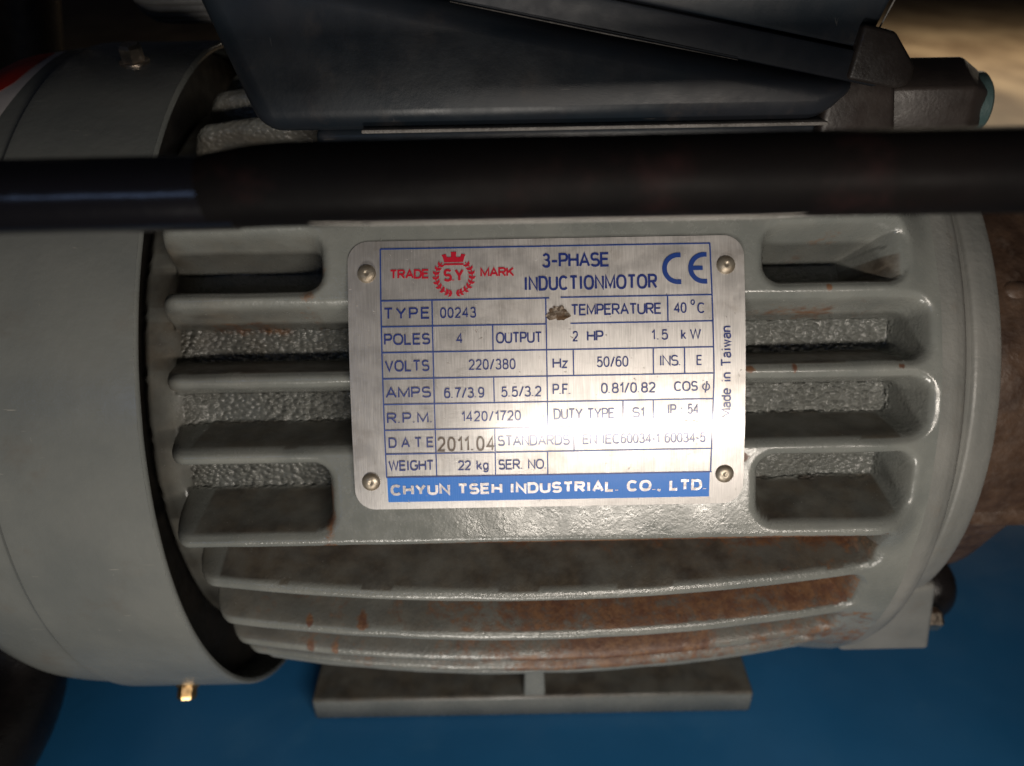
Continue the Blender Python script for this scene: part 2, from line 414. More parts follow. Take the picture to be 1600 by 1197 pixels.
for (e0, x0, re, rx) in [(37.2, 5.15, .75, .07), (26.6, 3.88, .8, .11), (26.7, 4.6, .85, .07), (26.7, 6.35, .5, .07), (14.9, 3.75, .8, .10),
                         (-15.2, -3.9, .45, .05), (-15.1, -2.9, .45, .07), (-23.9, -4.1, .45, .06), (-24, -3.6, .45, .05), (-24.2, 1.9, 1.2, .22), (-24.2, 3.0, 1.1, .38)]:
    rust += .95 * blob(e0, x0, re, rx)
dirt_shade = .04 + .14 * side + 0.08 * floor_m
dirt_shade = np.where(low & (g > .02), .45, dirt_shade)
ledge_shade = side & (upfrac > .5) & (X > -5.3) & (X < 6.4)  # upper rib faces: grime deepened to paint in their shade
dirt_shade = np.where(ledge_shade, .98, dirt_shade); dirt_shade = np.where((E > 50) & (X < -3), .5, dirt_shade)
dirt_shade = np.where((g > .02) & (E < -14) & (E > -33), .62, dirt_shade)
lw = np.clip((-5.35 - X) / .4, 0, 1); dirt_shade = dirt_shade * (1 - lw) + .6 * lw
dirt_shade = np.where((E > 27) & (X < -3.2) & (g > .1), dirt_shade + .25, dirt_shade)
dirt_shade += .4 * blob(32, -5, 8, .9)
SURF = np.stack([np.clip(rough, 0, 1), np.clip(rust, 0, 1.3), np.clip(dirt_shade, 0, 1)], -1).reshape(-1, 3)
# analytic-ish vertex normals from the whole grid, so split parts still shade as one casting
dE = np.gradient(V, axis=0); dX = np.gradient(V, axis=1)
Nn = np.cross(dE, dX); Nn /= np.linalg.norm(Nn, axis=-1, keepdims=True) + 1e-12
rad = np.stack([0 * Rr, -np.cos(np.radians(E)), np.sin(np.radians(E))], -1)
flip = np.sign((Nn * rad).sum(-1)); flip[flip == 0] = 1
inv = np.median(flip) < 0
if inv: Nn = -Nn
VF = V.reshape(-1, 3); NF = Nn.reshape(-1, 3)
# classify every cell into frame, fin, pad
ec = (E[:-1, :-1] + E[1:, 1:]) / 2; xc = (X[:-1, :-1] + X[1:, 1:]) / 2; gc = (g[:-1, :-1] + g[1:, 1:]) / 2
cls = np.zeros(ec.shape, int)
inpad = (ec > 5.3) & (ec < 46.2) & (xc > -3.25) & (xc < 4.3) & (gc < .97)
for i, rb in enumerate(RIBS):
    if i == 0 or i == len(RIBS) - 1: continue
    x0, x1 = (-5.75, 6.55)
    cls[(np.abs(ec - rb) < 3.6) & (gc < .97) & (xc > -5.86) & (xc < x1 - .35)] = i + 1
cls[inpad & ~((np.abs(ec - 5.3) < .9) | (np.abs(ec - 46.2) < .9))] = 99
def submesh(name, mask, parent, label=None):
    ii, jj = np.nonzero(mask)
    a = ii * nX + jj; quads = np.stack([a, a + 1, a + nX + 1, a + nX], -1)
    if inv: quads = quads[:, ::-1]
    quads = quads[:, ::-1]
    used, invx = np.unique(quads.ravel(), return_inverse=True)
    me = bpy.data.meshes.new(name)
    vv = (VF[used] - np.array(BASE)) * S
    me.from_pydata(vv.tolist(), [], invx.reshape(-1, 4).tolist()); me.update()
    at = me.color_attributes.new('surf', 'FLOAT_COLOR', 'POINT')
    cc = np.ones((len(used), 4)); cc[:, :3] = SURF[used]; at.data.foreach_set('color', cc.ravel())
    me.polygons.foreach_set('use_smooth', [True] * len(me.polygons))
    me.materials.append(M_CAST)
    nn = NF[used].copy()
    me.normals_split_custom_set_from_vertices(nn.tolist())
    o = bpy.data.objects.new(name, me); col.objects.link(o); o.parent = parent; o['org'] = list(BASE)
    if label: o['label'] = label
    return o
fr = submesh('stator_frame', cls == 0, motor)
for i in range(2, len(RIBS)):
    mk_ = cls == i
    if i - 1 in (6, 7, 8):                       # the plate's pad splits these fins in two
        mk_ = mk_ & ((xc < -2.0) | (xc > 3.2))
        submesh('cooling_fin', mk_ & (xc < 0), motor); submesh('cooling_fin', mk_ & (xc > 0), motor)
    elif mk_.any(): submesh('cooling_fin', mk_, motor)
submesh('nameplate_pad', cls == 99, motor)

# end shield on the right, with its lower lug
prof = [(7.0, 6.99), (7.25, 6.96), (7.45, 6.86), (7.58, 6.68), (7.66, 6.45), (7.70, 6.22), (7.80, 6.10), (7.98, 6.05), (8.04, 6.03), (8.07, 6.08), (8.12, 6.10),
        (8.5, 6.02), (8.62, 5.96), (8.68, 5.86), (8.70, 5.72), (8.70, 3.0)]
pp = []
for a, b in zip(prof, prof[1:]):
    for q in range(3): pp.append((a[0] + (b[0] - a[0]) * q / 3, a[1] + (b[1] - a[1]) * q / 3))
pp.append(prof[-1])
shield = mk('end_shield', *lathe_x(pp, 200), M_SHIELD, motor, sharp=50)
lug = hexa([(7.35, -5.05, -5.0), (9.45, -5.05, -5.0), (9.3, -2.8, -5.0), (7.25, -2.8, -5.0)],
           [(6.95, -5.55, -3.0), (8.85, -5.4, -2.6), (8.85, -3.0, -2.6), (6.95, -3.0, -2.6)], .14, 4)
mk('mounting_lug', *lug, M_SHIELD, shield, sharp=40)

# fan cover: an open steel shell with a domed end
co_ = [(-5.86, 7.50), (-5.84, 7.46), (-5.86, 7.40), (-6.4, 7.40), (-8.2, 7.36)]
outer = [(-5.88, 7.52), (-6.3, 7.53), (-7.0, 7.53), (-8.20, 7.53), (-8.34, 7.51), (-8.42, 7.46), (-8.50, 7.44), (-8.9, 7.42), (-9.4, 7.37), (-9.8, 7.28),
         (-10.2, 7.02), (-10.55, 6.25), (-10.8, 5.5), (-10.9, 4.0), (-10.95, .6)]
def smooth_prof(p, k=4):
    q = []
    for i in range(len(p) - 1):
        p0 = p[max(i - 1, 0)]; p1 = p[i]; p2 = p[i + 1]; p3 = p[min(i + 2, len(p) - 1)]
        for j in range(k):
            t = j / k
            q.append(tuple(.5 * ((2 * p1[c]) + (-p0[c] + p2[c]) * t + (2 * p0[c] - 5 * p1[c] + 4 * p2[c] - p3[c]) * t * t + (-p0[c] + 3 * p1[c] - 3 * p2[c] + p3[c]) * t ** 3) for c in (0, 1)))
    return q + [p[-1]]
def dent(x, r, a): return r + .02 * noise.noise(Vector((x * .5, 2 * cos(a), 2 * sin(a)))) if r > 7.3 else r
vo, fo = lathe_x(smooth_prof(outer), 240, rfun=dent)
cover = mk('fan_cover', vo, fo, M_COVER, motor, sharp=60)
mk('cover_inside', *lathe_x([(-5.88, 7.52)] + co_, 240), M_COVER, cover, sharp=60)
mk('inner_shade_sheet', *lathe_x([(-6.6, 7.3), (-6.6, 4.0)], 96), M_DARK, cover)  # near-black sheet standing in for the shade inside the cover

# warning sticker on the dome
def cover_r(x):
    P = sorted(outer); xs_ = [p[0] for p in P]; rs_ = [p[1] for p in P]; return float(np.interp(x, xs_, rs_))
def on_cover(pts_fn, h, nu, nv):
    V, Fc = [], []
    for j in range(nv + 1):
        for i in range(nu + 1):
            x, e = pts_fn(i / nu, j / nv); r = cover_r(x) + h; V.append((x, -r * cos(R(e)), r * sin(R(e))))
    for j in range(nv):
        for i in range(nu): Fc.append((j * (nu + 1) + i, j * (nu + 1) + i + 1, (j + 1) * (nu + 1) + i + 1, (j + 1) * (nu + 1) + i))
    return V, Fc
stk = mk('warning_sticker', *on_cover(lambda u, v: (-10.3 + u * (1.42 + .12 * math.sin(v * 3)), 59 + v * 29), .02, 14, 24), M_STWHT, cover)
mk('red_field', *on_cover(lambda u, v: (-10.3 + u * (1.25 + .08 * math.sin(v * 3) - .9 * max(0, .22 - v)), 69.5 + v * 17.5), .035, 14, 24), M_STRED, motor)
bpy.data.objects['red_field'].parent = stk
mk('red_bolt_mark', *on_cover(lambda u, v: (-10.3 + u * (.95 - .5 * (1 - v)), 63 + v * 5.2), .035, 8, 6), M_STRED, motor)
bpy.data.objects['red_bolt_mark'].parent = stk

# hex head cover screws
def hexbolt(r, h, seg=6):
    V, Fc = [], []
    for (z, rr) in [(0, r), (h * .8, r), (h, r * .82)]:
        for j in range(6): V.append((rr * cos(pi / 3 * j), rr * sin(pi / 3 * j), z))
    for k_ in range(2):
        for j in range(6): Fc.append((k_ * 6 + j, k_ * 6 + (j + 1) % 6, (k_ + 1) * 6 + (j + 1) % 6, (k_ + 1) * 6 + j))
    Fc.append(tuple(range(12, 18))); return V, Fc
def disc(r, z0, z1, n=24, dome=0.):
    V, Fc = [], []
    for (rr, z) in [(r, z0), (r, z1 * .9), (r * .93, z1)] + ([(r * .6, z1 + dome * .7), (r * .2, z1 + dome)] if dome else []):
        for j in range(n): V.append((rr * cos(2 * pi * j / n), rr * sin(2 * pi * j / n), z))
    L = len(V) // n
    for k_ in range(L - 1):
        for j in range(n): Fc.append((k_ * n + j, k_ * n + (j + 1) % n, (k_ + 1) * n + (j + 1) % n, (k_ + 1) * n + j))
    Fc.append(tuple((L - 1) * n + j for j in range(n))); return V, Fc
def place(V, org, zdir, spin=0.):
    q = Vector(zdir).to_track_quat('Z', 'X').to_matrix() @ Matrix.Rotation(spin, 3, 'Z')
    return [tuple(q @ Vector(v) + Vector(org)) for v in V]
def radial_pt(x, e, r): return (x, -r * cos(R(e)), r * sin(R(e)))
for (x, e, mt, k_, sp) in [(-6.98, 78, M_STEEL, 1.0, .3), (-7.38, -42.5, M_BRASS, .95, .2), (-7.2, 199, M_STEEL, 1.0, 0)]:
    p = radial_pt(x, e, 7.50); d = radial_pt(0, e, 1)
    hv, hf = hexbolt(.215 * k_, .30 * k_); wv, wf = disc(.27 * k_, 0, .07)
    hv = [(a, b, c + .06) for a, b, c in hv]
    bo = mk('bolt', place(hv, p, d, sp), hf, mt, motor, smooth=False)
    mk('washer', place(wv, p, d), wf, mt, motor, sharp=30).parent = bo

bv, bf = hexbolt(.26, .34); dv, df = disc(.2, .3, .42, 20, .06)
mk('bolt', place(bv, (9.3, -4.75, -4.3), (1, 0, 0), .3), bf, M_STEEL, motor, smooth=False)

# foot with central gusset
foot = mk('foot', *box(-5.05, 5.78, -4.72, 4.7, -7.5, -6.78, .09, 3), M_CAST, motor, sharp=40)
mk('gusset', *hexa([(.15, -4.69, -6.9), (.68, -4.69, -6.9), (.68, -1.5, -6.9), (.15, -1.5, -6.9)],
                   [(.2, -4.5, -5.2), (.63, -4.5, -5.2), (.63, -1.5, -5.2), (.2, -1.5, -5.2)], .05), M_CAST, motor, sharp=40).parent = foot
mk('web', *box(-4.6, 5.3, -3.4, 3.4, -6.9, -6.0, .05), M_CAST, motor, sharp=40).parent = foot
for o in list(foot.children) + [foot]:
    me = o.data; at = me.color_attributes.new('surf', 'FLOAT_COLOR', 'POINT')
    for v_, c_ in zip(me.vertices, at.data):
        topv = v_.co.z / S - 7.5 > -6.86 and o.name.split('.')[0] != 'gusset'
        c_.color = (.05, .10, .9 if topv else .08, 1)  # shade on top of the foot painted in through the grime weight

# ------------------------------------------------------------------ nameplate
PN = Vector((0, -cos(NE), sin(NE))); PT = Vector((0, sin(NE), cos(NE))); PH, PR = 7.2, 15.0
def pm(u, v, h=0.):
    a = v / PR
    return tuple(Vector((u, 0, 0)) + PT * ((PR + h) * sin(a)) + PN * (PH - PR + (PR + h) * cos(a)))
U0, U1, W0, W1, CR = -2.59, 3.74, -2.03, 2.335, .33
def plate_mesh():
    vs = sorted(set([W0 + CR * (1 - cos(R(a))) for a in range(0, 91, 10)] + [W1 - CR * (1 - cos(R(a))) for a in range(0, 91, 10)] + list(np.linspace(W0 + CR, W1 - CR, 30))))
    nu = 30; V, Fc = [], []
    def ins(v):
        d = min(v - W0, W1 - v)
        return CR - math.sqrt(max(0, CR * CR - (CR - d) ** 2)) if d < CR else 0
    for h in (0., -.07):
        for v in vs:
            i0 = ins(v)
            for i in range(nu + 1):
                u = (U0 + i0) + (U1 - U0 - 2 * i0) * i / nu
                hh = h
                V.append(pm(u, v, hh))
    n1 = nu + 1; L = len(vs); off = L * n1
    for j in range(L - 1):
        for i in range(nu):
            Fc.append((j * n1 + i, j * n1 + i + 1, (j + 1) * n1 + i + 1, (j + 1) * n1 + i))
            Fc.append((off + j * n1 + i, off + (j + 1) * n1 + i, off + (j + 1) * n1 + i + 1, off + j * n1 + i + 1))
        for i in (0, nu):
            q = (j * n1 + i, (j + 1) * n1 + i, off + (j + 1) * n1 + i, off + j * n1 + i); Fc.append(q if i == 0 else q[::-1])
    for j in (0, L - 1):
        for i in range(nu):
            q = (j * n1 + i, off + j * n1 + i, off + j * n1 + i + 1, j * n1 + i + 1); Fc.append(q if j == 0 else q[::-1])
    return V, Fc
plate = mk('nameplate', *plate_mesh(), M_PLATE, motor, sharp=45, label='brushed silver nameplate with blue and red printing')

def flat(name, polys, mat, h=.010, smooth=True):
    """polygons in plate coordinates -> one printed mark"""
    V, Fc = [], []
    for p in polys:
        o = len(V); V += [pm(u, v, h) for u, v in p]; Fc.append(tuple(range(o, o + len(p))))
    me = mk(name, V, Fc, mat, motor, smooth=False); me.parent = plate
    return me
def hline(u0, u1, va, vb=None, w=.022):
    vb = va if vb is None else vb; n = 4; P = []
    for i in range(n):
        a, b = i / n, (i + 1) / n; ua, ub = u0 + (u1 - u0) * a, u0 + (u1 - u0) * b; x, y = va + (vb - va) * a, va + (vb - va) * b
        P.append([(ua, x - w / 2), (ub, y - w / 2), (ub, y + w / 2), (ua, x + w / 2)])
    return P
def vline(u, v0, v1, w=.021, ub=None):
    n = max(1, int(abs(v1 - v0) / .2)); P = []; ub = u if ub is None else ub
    for i in range(n):
        a, b = v0 + (v1 - v0) * i / n, v0 + (v1 - v0) * (i + 1) / n
        p, q = u + (ub - u) * i / n, u + (ub - u) * (i + 1) / n
        P.append([(p - w / 2, a), (p + w / 2, a), (q + w / 2, b), (q - w / 2, b)])
    return P
ROW = [2.206, 1.376, .962, .549, .130, -.282, -.70, -1.094, -1.483]
L = []
for r_ in ROW[:1]: L += hline(-2.065, 3.205, r_)
L += hline(-2.065, .62, 1.374) + hline(.80, 3.21, 1.380)
L += hline(-2.07, .57, .961) + hline(.95, 3.222, .963)
for r_ in ROW[3:]: L += hline(-2.07, 3.22, r_)
L += vline(-2.065, -1.483, 2.206, ub=-2.065) + vline(3.200, -1.483, -.70, ub=3.213) + vline(3.213, -.70, .13, ub=3.234) + vline(3.234, .13, 2.206, ub=3.2)
L += vline(-1.25, -1.483, 1.376) + vline(-.292, .549, .962) + vline(.562, -.70, 1.376) + vline(.555, -1.483, -1.094)
L += vline(-.291, -.282, .130) + vline(-.291, -1.094, -.70) + vline(-.293, -1.483, -1.094) + vline(.983, -1.094, -.70)
L += vline(2.504, .962, 1.378) + vline(.988, .130, .549) + vline(2.264, .130, .549) + vline(2.763, .130, .549) + vline(1.775, -.70, -.282) + vline(2.262, -.70, -.282)
flat('printed_grid', L, M_INKL)
bar = flat('blue_band', [[(a[0], a[1]) for a in ((-2.057, v0), (3.188, v0), (3.188, v1), (-2.057, v1))] for v0, v1 in [(-1.905, -1.76), (-1.76, -1.62), (-1.62, -1.483)]], M_BAR, .009)

def el(cx, cy, rx, ry, a0, a1, n=14, p=.82):
    out = []
    for i in range(n + 1):
        a = R(a0 + (a1 - a0) * i / n); c_, s_ = cos(a), sin(a)
        out.append((cx + rx * math.copysign(abs(c_) ** p, c_), cy + ry * math.copysign(abs(s_) ** p, s_)))
    return out
GL = {
 'A': (.74, [[(0, 0), (.5, 1), (1, 0)], [(.19, .33), (.81, .33)]]),
 'C': (.72, [el(.5, .5, .5, .5, 42, 318, 20)]),
 'D': (.68, [[(0, 0), (0, 1), (.45, 1)] + el(.45, .5, .55, .5, 90, -90, 14)[1:] + [(0, 0)]]),
 'E': (.60, [[(1, 1), (0, 1), (0, 0), (1, 0)], [(.05, .53), (.9, .53)]]),
 'F': (.56, [[(1, 1), (0, 1), (0, 0)], [(.05, .5), (.88, .5)]]),
 'G': (.76, [el(.5, .5, .5, .5, 42, 345, 20) + [(1, .47), (.58, .47)]]),
 'H': (.68, [[(0, 0), (0, 1)], [(1, 0), (1, 1)], [(.05, .52), (.95, .52)]]),
 'I': (.0, [[(0, 0), (0, 1)]]),
 'K': (.66, [[(0, 0), (0, 1)], [(.95, 1), (.06, .4)], [(.33, .6), (1, 0)]]),
 'L': (.54, [[(0, 1), (0, 0), (1, 0)]]),
 'M': (.80, [[(0, 0), (0, 1), (.5, .12), (1, 1), (1, 0)]]),
 'N': (.68, [[(0, 0), (0, 1), (1, 0), (1, 1)]]),
 'O': (.78, [el(.5, .5, .5, .5, 0, 360, 26)]),
 'P': (.60, [[(0, 0), (0, 1), (.6, 1)] + el(.6, .73, .4, .27, 90, -90, 10)[1:] + [(.04, .46)]]),
 'R': (.66, [[(0, 0), (0, 1), (.6, 1)] + el(.6, .75, .38, .25, 90, -90, 10)[1:] + [(.04, .50)], [(.50, .47), (1, 0)]]),
 'S': (.62, [el(.5, .74, .46, .26, 25, 250, 14) + [(.5, .5)] + el(.5, .26, .5, .26, 70, -155, 14)[0:]]),
 'T': (.64, [[(0, 1), (1, 1)], [(.5, .97), (.5, 0)]]),
 'U': (.68, [[(0, 1), (0, .35)] + el(.5, .35, .5, .35, 180, 360, 14)[1:] + [(1, 1)]]),
 'V': (.70, [[(0, 1), (.5, 0), (1, 1)]]),
 'W': (.98, [[(0, 1), (.25, 0), (.5, 1), (.75, 0), (1, 1)]]),
 'Y': (.70, [[(0, 1), (.5, .45), (1, 1)], [(.5, .47), (.5, 0)]]),
 '0': (.50, [el(.5, .5, .5, .5, 0, 360, 22)]),
 '1': (.24, [[(0, .76), (.45, .82), (1, 1), (1, 0)]]),
 '2': (.50, [el(.5, .70, .48, .30, 165, -25, 12) + [(.0, .0), (1, 0)]]),
 '3': (.50, [el(.48, .75, .42, .25, 160, -70, 12) + [(.45, .53)] + el(.48, .26, .5, .27, 70, -165, 14)]),
 '4': (.54, [[(.75, 0), (.75, 1), (0, .28), (1, .28)]]),
 '5': (.50, [[(.92, 1), (.17, 1), (.05, .5)] + el(.48, .32, .5, .33, 125, -160, 14)]),
 '6': (.50, [el(.55, .5, .52, .5, 50, 180, 12) + el(.5, .32, .48, .32, 180, 535, 18)]),
 '7': (.50, [[(0, 1), (1, 1), (.55, .5), (.35, 0)]]),
 '8': (.50, [el(.5, .76, .43, .24, -90, 270, 18), el(.5, .27, .5, .27, 90, 450, 18)]),
 '9': (.50, [el(.45, .5, .52, .5, -130, 0, 12) + el(.5, .68, .48, .32, 0, 355, 18)]),
 '.': (.0, [[(0, -.01), (0, .07)]]), ',': (.0, [[(0, .07), (0, -.02), (-.07, -.16)]]), ':': (.0, [[(0, .0), (0, .08)], [(0, .55), (0, .63)]]),
 '/': (.36, [[(0, -.03), (1, 1.03)]]), '-': (.26, [[(0, .38), (1, .38)]]), '–': (.46, [[(0, .42), (1, .42)]]),
 'o': (1., [el(.5, .5, .5, .5, 0, 360, 18, 1.)]),
 'k': (.46, [[(0, 0), (0, 1)], [(.9, .68), (.06, .26)], [(.36, .40), (1, 0)]]),
 'g': (.46, [el(.5, .34, .5, .34, 20, 340, 16), [(1, .70), (1, 0)] + el(.5, -.02, .5, .26, 0, -150, 10)]),
 'z': (.42, [[(0, .68), (1, .68), (0, 0), (1, 0)]]),
 'a': (.46, [el(.5, .48, .44, .2, 160, 0, 8) + [(.96, .3), (.98, 0)], el(.5, .2, .46, .2, 60, 310, 12)]),
 'd': (.46, [el(.5, .34, .5, .34, 20, 340, 16), [(1, 1), (1, 0)]]),
 'e': (.48, [[(.06, .36), (.98, .36)] + el(.5, .34, .5, .34, 8, 320, 16)]),
 'i': (.0, [[(0, 0), (0, .68)], [(0, .90), (0, .99)]]),
 'n': (.44, [[(0, 0), (0, .68)], [(.03, .4)] + el(.5, .42, .5, .26, 160, 0, 10) + [(1, 0)]]),
 'w': (.62, [[(0, .68), (.25, 0), (.5, .66), (.75, 0), (1, .68)]]),
 'φ': (.62, [el(.5, .36, .5, .36, 110, 430, 20, 1.), [(.62, .98), (.38, -.28)]]),
}
def stroke(P, hw):
    """constant-width mitred band along a polyline"""
    P = [p for i, p in enumerate(P) if i == 0 or math.hypot(p[0] - P[i - 1][0], p[1] - P[i - 1][1]) > 1e-5]
    n = len(P); closed = n > 3 and math.hypot(P[0][0] - P[-1][0], P[0][1] - P[-1][1]) < 1e-4
    Lf, Rt = [], []
    def nrm(a, b):
        dx, dy = b[0] - a[0], b[1] - a[1]; l = math.hypot(dx, dy); return -dy / l, dx / l
    for i in range(n):
        if closed and i in (0, n - 1): n0, n1 = nrm(P[-2], P[-1]), nrm(P[0], P[1])
        elif i == 0: n0 = n1 = nrm(P[0], P[1])
        elif i == n - 1: n0 = n1 = nrm(P[-2], P[-1])
        else: n0, n1 = nrm(P[i - 1], P[i]), nrm(P[i], P[i + 1])
        mx, my = n0[0] + n1[0], n0[1] + n1[1]; l = math.hypot(mx, my)
        if l < 1e-6: mx, my, k_ = n0[0], n0[1], 1.
        else:
            mx, my = mx / l, my / l; k_ = min(1.9, 1 / max(.3, mx * n0[0] + my * n0[1]))
        Lf.append((P[i][0] + mx * hw * k_, P[i][1] + my * hw * k_)); Rt.append((P[i][0] - mx * hw * k_, P[i][1] - my * hw * k_))
    return [[Rt[i], Rt[i + 1], Lf[i + 1], Lf[i]] for i in range(n - 1)]
GAP = {'TYPE': .36, 'POLES': .22, 'VOLTS': .26, 'AMPS': .22, 'DATE': .6, 'R.P.M.': .24, '00243': .26, 'INDUCTIONMOTOR': .28, '2011.04': .3, 'INS.': .15,
       '1420/1720': .26, '220/380': .24, 'Made in Taiwan': .2, '1.5': .3}
TH = {'b': (.145, 0), 'b2': (.155, 0), 'rb': (.19, 0), 'w': (.235, 0), 's': (.14, 0)}
def lettering(s_, u0, u1, vb, cap, style='b', vertical=False):
    gap = GAP.get(s_, .2); th = TH[style][0] * cap
    if s_ in ('00243', '2', '1.5', '40', '4', '220/380', '50/60', 'E', 'k', 'W', 'C', 'INS.'): th *= .88
    if s_ == 'o': th = .016; cap = .088
    if s_ == 'φ': cap = .165; th = .018
    adv = []; x = 0.
    for i, ch in enumerate(s_):
        if ch == ' ': x += .52; continue
        z_ = .09 if GL[ch][0] == 0 and ch in 'Ii' else 0
        x += z_; adv.append((ch, x, GL[ch][0])); x += z_ + GL[ch][0] + gap + (.12 if ch in '.,:' else 0) + (.12 if style == 'w' else 0)
    tot = adv[-1][1] + adv[-1][2]
    kx = (u1 - u0 - th) / tot if tot > 0 else 1
    h = .016 if style == 'w' else .0125
    mat = {'b': M_INKB, 'b2': M_INKB, 'rb': M_INKR, 'w': M_INKW, 's': M_STAMP}[style]
    V, Fc = [], []
    for ch, ox, w_ in adv:
        for q, line in enumerate(GL[ch][1]):
            wx = w_ if w_ > 0 else 1 / kx * cap
            pts = [(u0 + th / 2 + ox * kx + px_ * wx * kx, vb + th / 2 + py_ * (cap - th)) for px_, py_ in line]
            for quad in stroke(pts, th / 2 * (1.15 if ch in '.,:' else 1)):
                o_ = len(V)
                V += [pm(u, v, h + q * .0012) if not vertical else pm(vb - (v - vb), u, h + q * .0012) for u, v in quad]
                Fc.append((o_, o_ + 1, o_ + 2, o_ + 3))
    o = mk('lettering', V, Fc, mat, motor, smooth=False); o.parent = plate
    return o
TX = [('TRADE',-1.917,-1.288,1.718,.153,'rb'),('MARK',-.474,.069,1.725,.153,'rb'),('S.Y',-1.062,-.735,1.663,.203,'rb'),('3–PHASE',.518,1.593,1.857,.232,'b2'),
('INDUCTIONMOTOR',.216,2.344,1.491,.235,'b2'),('TYPE',-2.025,-1.288,1.077,.184,'b'),('00243',-1.125,-.550,1.081,.169,'b'),('POLES',-2.028,-1.290,.667,.180,'b'),
('4',-.877,-.771,.674,.165,'b'),('OUTPUT',-.244,.494,.663,.178,'b'),('TEMPERATURE',.959,2.406,1.085,.180,'b'),('40',2.603,2.803,1.094,.169,'b'),('o',2.870,2.937,1.219,.09,'b'),
('C',2.976,3.100,1.088,.169,'b'),('2',.980,1.067,.673,.165,'b'),('HP',1.208,1.473,.672,.169,'b2'),('1.5',2.233,2.504,.675,.165,'b'),('k',2.710,2.791,.674,.165,'b'),
('W',2.851,3.029,.676,.165,'b'),('VOLTS',-2.024,-1.313,.243,.180,'b'),('220/380',-.687,.063,.248,.170,'b'),('Hz',.653,.896,.249,.170,'b2'),('50/60',1.359,1.866,.256,.170,'b'),
('INS.',2.355,2.690,.257,.174,'b'),('E',2.953,3.044,.259,.163,'b'),('AMPS',-2.027,-1.296,-.181,.175,'b'),('6.7/3.9',-1.094,-.442,-.199,.171,'b'),('5.5/3.2',-.178,.470,-.196,.171,'b'),
('P.F.',.647,.930,-.172,.175,'b'),('0.81/0.82',1.421,2.297,-.167,.171,'b'),('COS',2.594,2.975,-.153,.160,'b'),('φ',3.045,3.171,-.150,.109,'b'),('R.P.M.',-2.019,-1.302,-.591,.172,'b'),
('1420/1720',-.826,.136,-.581,.168,'b'),('DUTY TYPE',.659,1.644,-.574,.177,'b'),('S1',1.921,2.118,-.566,.168,'b'),('IP : 54',2.483,2.993,-.523,.163,'b'),('DATE',-2.009,-1.277,-.993,.170,'b'),
('STANDARDS',-.249,.918,-.994,.175,'b'),('EN IEC60034-1 60034-5',1.120,3.109,-.989,.166,'b'),('2011.04',-1.225,-.290,-1.067,.243,'s'),('WEIGHT',-2.026,-1.291,-1.376,.171,'b'),
('22 kg',-.900,-.403,-1.385,.164,'b'),('SER. NO.',-.246,.527,-1.386,.169,'b'),('CHYUN TSEH INDUSTRIAL. CO., LTD.',-2.011,3.130,-1.792,.190,'w')]
for t_ in TX: lettering(*t_)
lettering('Made in Taiwan', -.60, .876, 3.508, .166, 'b', True)
# CE mark
def arc(cx, cy, r0, r1, a0, a1, n=20, ex=0.):
    P = []
    for i in range(n):
        a, b = R(a0 + (a1 - a0) * i / n), R(a0 + (a1 - a0) * (i + 1) / n)
        P.append([(cx + r * cos(q), cy + r * sin(q)) for r, q in ((r0, a), (r1, a), (r1, b), (r0, b))])
    return P
def rect(x0, x1, y0, y1): return [[(x0, y0), (x1, y0), (x1, y1), (x0, y1)]]
ce = []
for cx, xe in ((2.680, 2.727), (3.096, 3.142)):
    ce += arc(cx, 1.808, .178, .253, 90, 270) + rect(cx, xe, 1.808 + .178, 1.808 + .253) + rect(cx, xe, 1.808 - .253, 1.808 - .178)
ce += rect(2.87, 3.074, 1.775, 1.845)
flat('conformity_mark', ce, M_INKL, .0125)
# crown and laurel emblem
em = rect(-1.055, -.738, 1.925, 1.955)
em += [[(-1.045, 1.975), (-.745, 1.975), (-.722, 2.055), (-1.068, 2.055)], [(-1.068, 2.055), (-1.002, 2.055), (-1.018, 2.105), (-1.086, 2.092)],
       [(-.935, 2.055), (-.855, 2.055), (-.852, 2.140), (-.938, 2.140)], [(-.788, 2.055), (-.722, 2.055), (-.704, 2.094), (-.772, 2.106)]]
cxw, cyw = -.895, 1.745
for sgn in (-1, 1):
    for i in range(9):
        a = -88 + i * 15.5 if i else -84
        aa = R(a); rx, ry = .285, .275
        px_, py_ = cxw + sgn * rx * cos(aa), cyw + ry * sin(aa)
        tx, ty = -sgn * rx * sin(aa), ry * cos(aa); l_ = math.hypot(tx, ty); tx, ty = tx / l_, ty / l_
        for side_ in (-1, 1):
            dx, dy = tx * .8 + side_ * ty * .75, ty * .8 - side_ * tx * .75; l2 = math.hypot(dx, dy); dx, dy = dx / l2, dy / l2
            nx_, ny_ = -dy, dx; ln, wd = .085, .021
            q = [(px_, py_), (px_ + dx * ln * .5 + nx_ * wd, py_ + dy * ln * .5 + ny_ * wd), (px_ + dx * ln, py_ + dy * ln), (px_ + dx * ln * .5 - nx_ * wd, py_ + dy * ln * .5 - ny_ * wd)]
            em.append(q)
        em.append([(px_ - ty * .008, py_ + tx * .008), (px_ + ty * .008, py_ - tx * .008), (px_ + ty * .008 + tx * .08, py_ - tx * .008 + ty * .08), (px_ - ty * .008 + tx * .08, py_ + tx * .008 + ty * .08)])
flat('crown_and_laurel_emblem', em, M_INKR, .0125)
